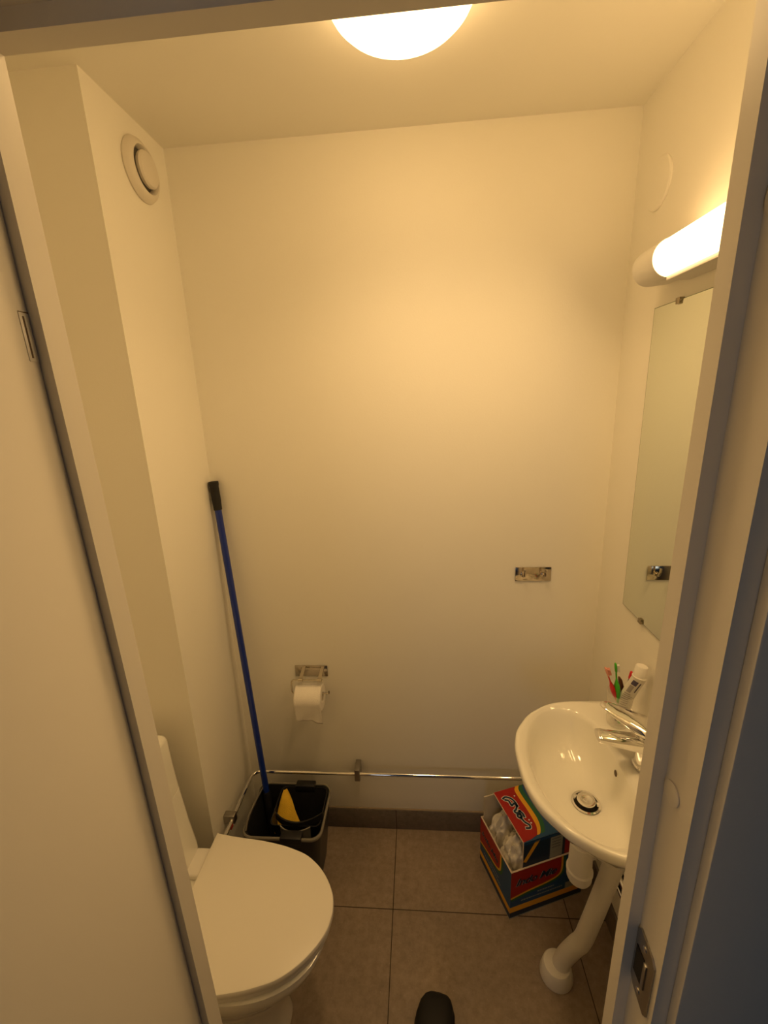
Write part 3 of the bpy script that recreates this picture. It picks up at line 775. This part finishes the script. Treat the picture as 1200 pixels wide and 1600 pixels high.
STR = [[(.0644, .1706), (.0740, .1745), (.0850, .1700), (.0941, .1600), (.0987, .1450), (.098, .1297)], [(.0700, .1640), (.0800, .1560), (.0803, .1374), (.0929, .1424), (.0970, .1320)],
       [(.0960, .1297), (.0860, .1190), (.0780, .1160), (.0790, .1080), (.0880, .1060), (.0949, .111)], [(.0949, .111), (.0999, .0987), (.0984, .0865)],
       [(.0910, .1000), (.0807, .1000), (.0778, .0925), (.0830, .0870), (.0895, .0900), (.0900, .0985)], [(.0857, .0875), (.0885, .071), (.0944, .061), (.0986, .0540), (.0940, .0455), (.0828, .0480)]]
for s_ in STR:
    s_ = spline([Vector((*p, 0)) for p in s_], 6); q = [T(p.x, p.y, 0) for p in s_]
    b.ribbon(q, .0112, Z, 'pwhite', .0013)
for s_ in STR:
    s_ = spline([Vector((*p, 0)) for p in s_], 6); q = [T(p.x, p.y, 0) for p in s_]
    b.ribbon(q, .0068, Z, 'pdark', .0017)
for u_, v_ in ((.0746, .1549), (.1102, .1688), (.1074, .0713), (.1081, .0598)):
    b.poly([T(u_ + .0030*math.cos(a*PI/4), v_ + .0030*math.sin(a*PI/4), .0017) for a in range(8)], 'pwhite')
obj('lettering', b, hood, label='dark curved script outlined in white on red')
# hood front face printing
b = MB()
def Fp(u, z, o_): return P3(u, HV0-o_, z)
b.poly([Fp(HU0, .01, .0003), Fp(HU1, .01, .0003), Fp(HU1, HH, .0003), Fp(HU0, HH, .0003)], 'pdark')
b.poly([Fp(HU0, HH-.012, .0006), Fp(HU1, HH-.012, .0006), Fp(HU1, HH, .0006), Fp(HU0, HH, .0006)], 'pblue')
b.poly([Fp(HU0, .228, .0006), Fp(HU0+.012, .222, .0006), Fp(HU0+.062, HH-.006, .0006), Fp(HU0+.044, HH-.006, .0006)], 'pyel')
b.poly([Fp(.148, .205, .0006), Fp(.196, .205, .0006), Fp(.196, HH-.014, .0006), Fp(.148, HH-.014, .0006)], 'pgrey')
b.poly([Fp(.206, .205, .0006), Fp(.262, .205, .0006), Fp(.262, HH-.008, .0006), Fp(.206, HH-.008, .0006)], 'pred')
for k in range(4): b.poly([Fp(.154, .285-.012*k, .0009), Fp(.188, .285-.012*k, .0009), Fp(.188, .287-.012*k, .0009), Fp(.154, .287-.012*k, .0009)], 'pdark')
obj('label_print', b, hood)
# crumpled plastic bags in the open side
def bag(label, c, rad, seed, amp=.35):
    bm_ = bmesh.new(); bmesh.ops.create_icosphere(bm_, subdivisions=5, radius=1)
    for v_ in bm_.verts:
        p = v_.co.copy(); n = noise.fractal(p*1.6 + Vector((seed, 0, 0)), 0.6, 2.0, 4)
        rdg = 1-abs(noise.noise(p*3.2 + Vector((0, seed, 3))))*2
        fold = 1-abs(noise.noise(Vector((p.x*4.5 + seed, p.y*4.5, p.z*1.1 + p.x*1.5))))*2.2
        k = 1 + amp*.25*n + amp*.12*rdg + amp*.26*fold
        pz = p.z
        q = Vector((p.x*rad[0]*k, p.y*rad[1]*k, pz*rad[2]*k))
        if pz > .75: s = 1-(pz-.75)*.8; q.x *= s; q.z += (pz-.75)*rad[2]*.5
        v_.co = q
    u_max = rad
    for v_ in bm_.verts:
        q = v_.co
        q.x = max(-u_max[0], min(u_max[0], q.x)); q.y = max(-u_max[1], min(u_max[1], q.y))
        v_.co = P3(c[0], c[1], c[2]) + U*q.x + V*q.y + Z*q.z
    b = MB(); b.merge(bm_, 'bag')
    return tag(obj('plastic_bag', b, None, 70), label, 'bag')
bag('crumpled clear-white plastic bag at the front of the noodle carton', (.086, .066, .150), (.074, .050, .100), 2.3, .55)
bag('white plastic bag slumped at the back of the noodle carton', (.080, .160, .140), (.072, .036, .100), 9.1, .5)

# ================================================================== MOP BUCKET
bk = thing('mop_bucket', 'black rectangular mop bucket with grey rim in the back left corner', 'bucket', (-.50, 1.265, 0))
def rrect(x0, x1, y0, y1, z, r, n=6):
    P = []
    for cx, cy, a0 in ((x1-r, y1-r, 0), (x0+r, y1-r, PI/2), (x0+r, y0+r, PI), (x1-r, y0+r, 1.5*PI)):
        for k in range(n+1):
            a = a0 + PI/2*k/n; P.append((cx + r*math.cos(a), cy + r*math.sin(a), z))
    return P
BX0, BX1, BY0, BY1, BZ = -.643, -.358, 1.138, 1.366, .285
b = MB()
b.loft([rrect(BX0+.03, BX1-.035, BY0+.025, BY1-.02, .0005, .03), rrect(BX0+.006, BX1-.006, BY0+.006, BY1-.006, BZ-.012, .035), rrect(BX0+.006, BX1-.006, BY0+.006, BY1-.006, BZ-.002, .035),
        rrect(BX0+.010, BX1-.010, BY0+.010, BY1-.010, BZ-.002, .032), rrect(BX0+.034, BX1-.039, BY0+.029, BY1-.024, .006, .028)], 'bucket')
obj('bucket_body', b, bk)
b = MB()
b.loft([rrect(BX0+.0035, BX1-.0035, BY0+.0035, BY1-.0035, BZ-.010, .036), rrect(BX0, BX1, BY0, BY1, BZ-.009, .038), rrect(BX0, BX1, BY0, BY1, BZ-.001, .038), rrect(BX0+.003, BX1-.003, BY0+.003, BY1-.003, BZ+.002, .036), rrect(BX0+.0060, BX1-.0060, BY0+.0060, BY1-.0060, BZ+.001, .034),
        rrect(BX0+.0065, BX1-.0065, BY0+.0065, BY1-.0065, BZ-.006, .034)], 'rim', False, False)
obj('bucket_rim', b, bk, label='thin grey bucket rim')
for y0, y1 in ((BY1-.024, BY1+.006), (BY0-.006, BY0+.028)):
    b = MB(); b.box(-.500, -.425, y0, y1, BZ-.020, BZ+.009, 'black', .004); obj('clip', b, bk, label='black clip over the bucket rim')
b = MB(); b.tube(spline([(BX0+.028, BY1-.014, BZ+.006), (BX0+.020, BY1-.016, BZ+.004), (BX0+.010, 1.27, BZ+.009), (BX0+.008, 1.20, BZ+.008), (BX0+.016, BY0+.02, BZ+.006)], 6), .0035, 'steel', 8)
obj('bail_handle', b, bk, label='thin grey wire handle')
# wringer insert: black basket with a sagging front band and a grey window
b = MB()
def wr(x0, x1, y0, y1, z, r=.02): return rrect(x0, x1, y0, y1, z, r, 5)
b.loft([wr(-.528, -.385, 1.215, 1.300, .10), wr(-.556, -.372, 1.190, BY1-.012, BZ-.004), wr(-.552, -.376, 1.194, BY1-.016, BZ-.004), wr(-.520, -.391, 1.221, 1.294, .105)], 'black')
obj('wringer', b, bk)
b = MB()
top = spline([(-.537, 1.212, BZ+.022), (-.505, 1.196, BZ+.010), (-.455, 1.190, BZ+.004), (-.405, 1.200, BZ+.010), (-.366, 1.222, BZ+.016)], 8)
b.loft([[p + Vector((0, 0, .006)), p + Vector((0, .006, .006)), p + Vector((0, .006, -.022)), p + Vector((0, 0, -.022))] for p in top], 'black')
obj('wringer_band', b, bk, label='black sagging band across the wringer')
b = MB()
top = spline([(-.512, 1.182, BZ+.004), (-.490, 1.172, BZ-.003), (-.455, 1.170, BZ-.007), (-.425, 1.176, BZ-.004), (-.405, 1.184, BZ)], 8)
b.loft([[p, p + Vector((0, .003, 0)), p + Vector((0, .000, -.050)), p + Vector((0, -.003, -.050))] for p in top], 'greyp')
b.tube([p + Vector((0, .001, .001)) for p in top], .0022, 'rim', 8)
obj('wringer_plate', b, bk, label='grey curved plate on the wringer')

# yellow cloth standing in the wringer
b = MB(); apex = Vector((-.5235, 1.300, .318)); rows = []
for j in range(15):
    s = j/14; row = []
    for i in range(28):
        a = 2*PI*i/28
        hw = .007 + .047*s**.8; dp = .004 + .018*s
        c = apex.lerp(Vector((-.500, 1.226, .200)), s)
        wob = 1 + .10*math.sin(3*a + 2 + 4*s)
        row.append(c + Vector((hw*math.cos(a)*wob, dp*math.sin(a)*wob, .006*math.sin(2*a))))
    rows.append(row)
b.loft(rows, 'cloth')
tag(obj('cleaning_cloth', b, None, 60), 'yellow cleaning cloth folded to a point in the mop bucket', 'cloth')

# mop: blue pole leaning in the corner, head in the bucket
Tp = Vector((-.692, 1.4125, 1.486)); Bt = Vector((-.5995, 1.3166, .075)); dv = (Tp-Bt).normalized()
mp_ = thing('mop', 'mop with a long blue handle and black grip leaning in the corner', 'mop', Bt)
b = MB(); b.tube([Bt, Tp - dv*.05], .0115, 'blue', 20); obj('handle', b, mp_, label='long shiny blue handle')
b = MB(); b.lathe(Tp, -dv, [(.015, 0), (.0165, .002), (.0165, .010), (.0148, .018), (.0150, .060), (.0138, .085), (.0135, .098)], 'blackr', 28); obj('grip', b, mp_, label='black rubber grip')
b = MB(); b.tube([Bt + dv*.205, Bt + dv*.200, Bt, Bt + Vector((.006, -.008, -.035))], [.012, .0145, .018, .020], 'black', 18)
b.box(-.600, -.545, 1.235, 1.315, .030, .048, 'black', .004); obj('mop_head', b, mp_)
b = MB()
for k in range(26):
    x = -.600 + .055*(k % 7)/6; y = 1.232 + .082*(k//7)/3
    b.tube(spline([(x, y, .040), (x + .004*math.sin(k), y-.004, .025), (x+.006*math.sin(k*2), y-.006+.006*math.cos(k), .012)], 3), .0045, 'greyp', 6)
o = obj('mop_strands', b, mp_); o['kind'] = 'stuff'

# ================================================================== SHOE
sh = thing('shoe', 'black shoe with a rounded toe on the floor tiles at the doorway', 'shoe', (0.0, .76, 0))
sa = math.radians(-10); sc_ = Vector((.032, .905, 0)); fd = Vector((math.sin(-sa)*1.0, math.cos(sa), 0)); sd = Vector((fd.y, -fd.x, 0))
SH = [(0, .010, .012), (.006, .028, .028), (.018, .040, .042), (.038, .050, .052), (.070, .055, .060), (.110, .053, .066), (.150, .047, .072), (.190, .042, .078), (.230, .040, .080), (.262, .034, .080), (.276, .020, .074), (.280, .008, .066)]
def shoe_rings(k, z0, zt):
    R = []
    for d, h, zz in SH:
        top = zt if zt else zz
        P = []
        for q in range(20):
            a = 2*PI*q/20; c, s = math.cos(a), math.sin(a); e_ = (abs(c)**2.6 + abs(s)**2.6)**(-1/2.6)
            asym = .006*math.sin(PI*min(1, d/.2))
            P.append(sc_ - fd*d + sd*(h*k*e_*c - asym) + Z*((z0+top)/2 + (top-z0)/2*e_*s))
        R.append(P)
    return R
b = MB(); b.loft(shoe_rings(.95, .014, None), 'blackr'); obj('upper', b, sh, 50)
b = MB(); b.loft(shoe_rings(1.04, .0005, .018), 'black'); obj('sole', b, sh, 50)
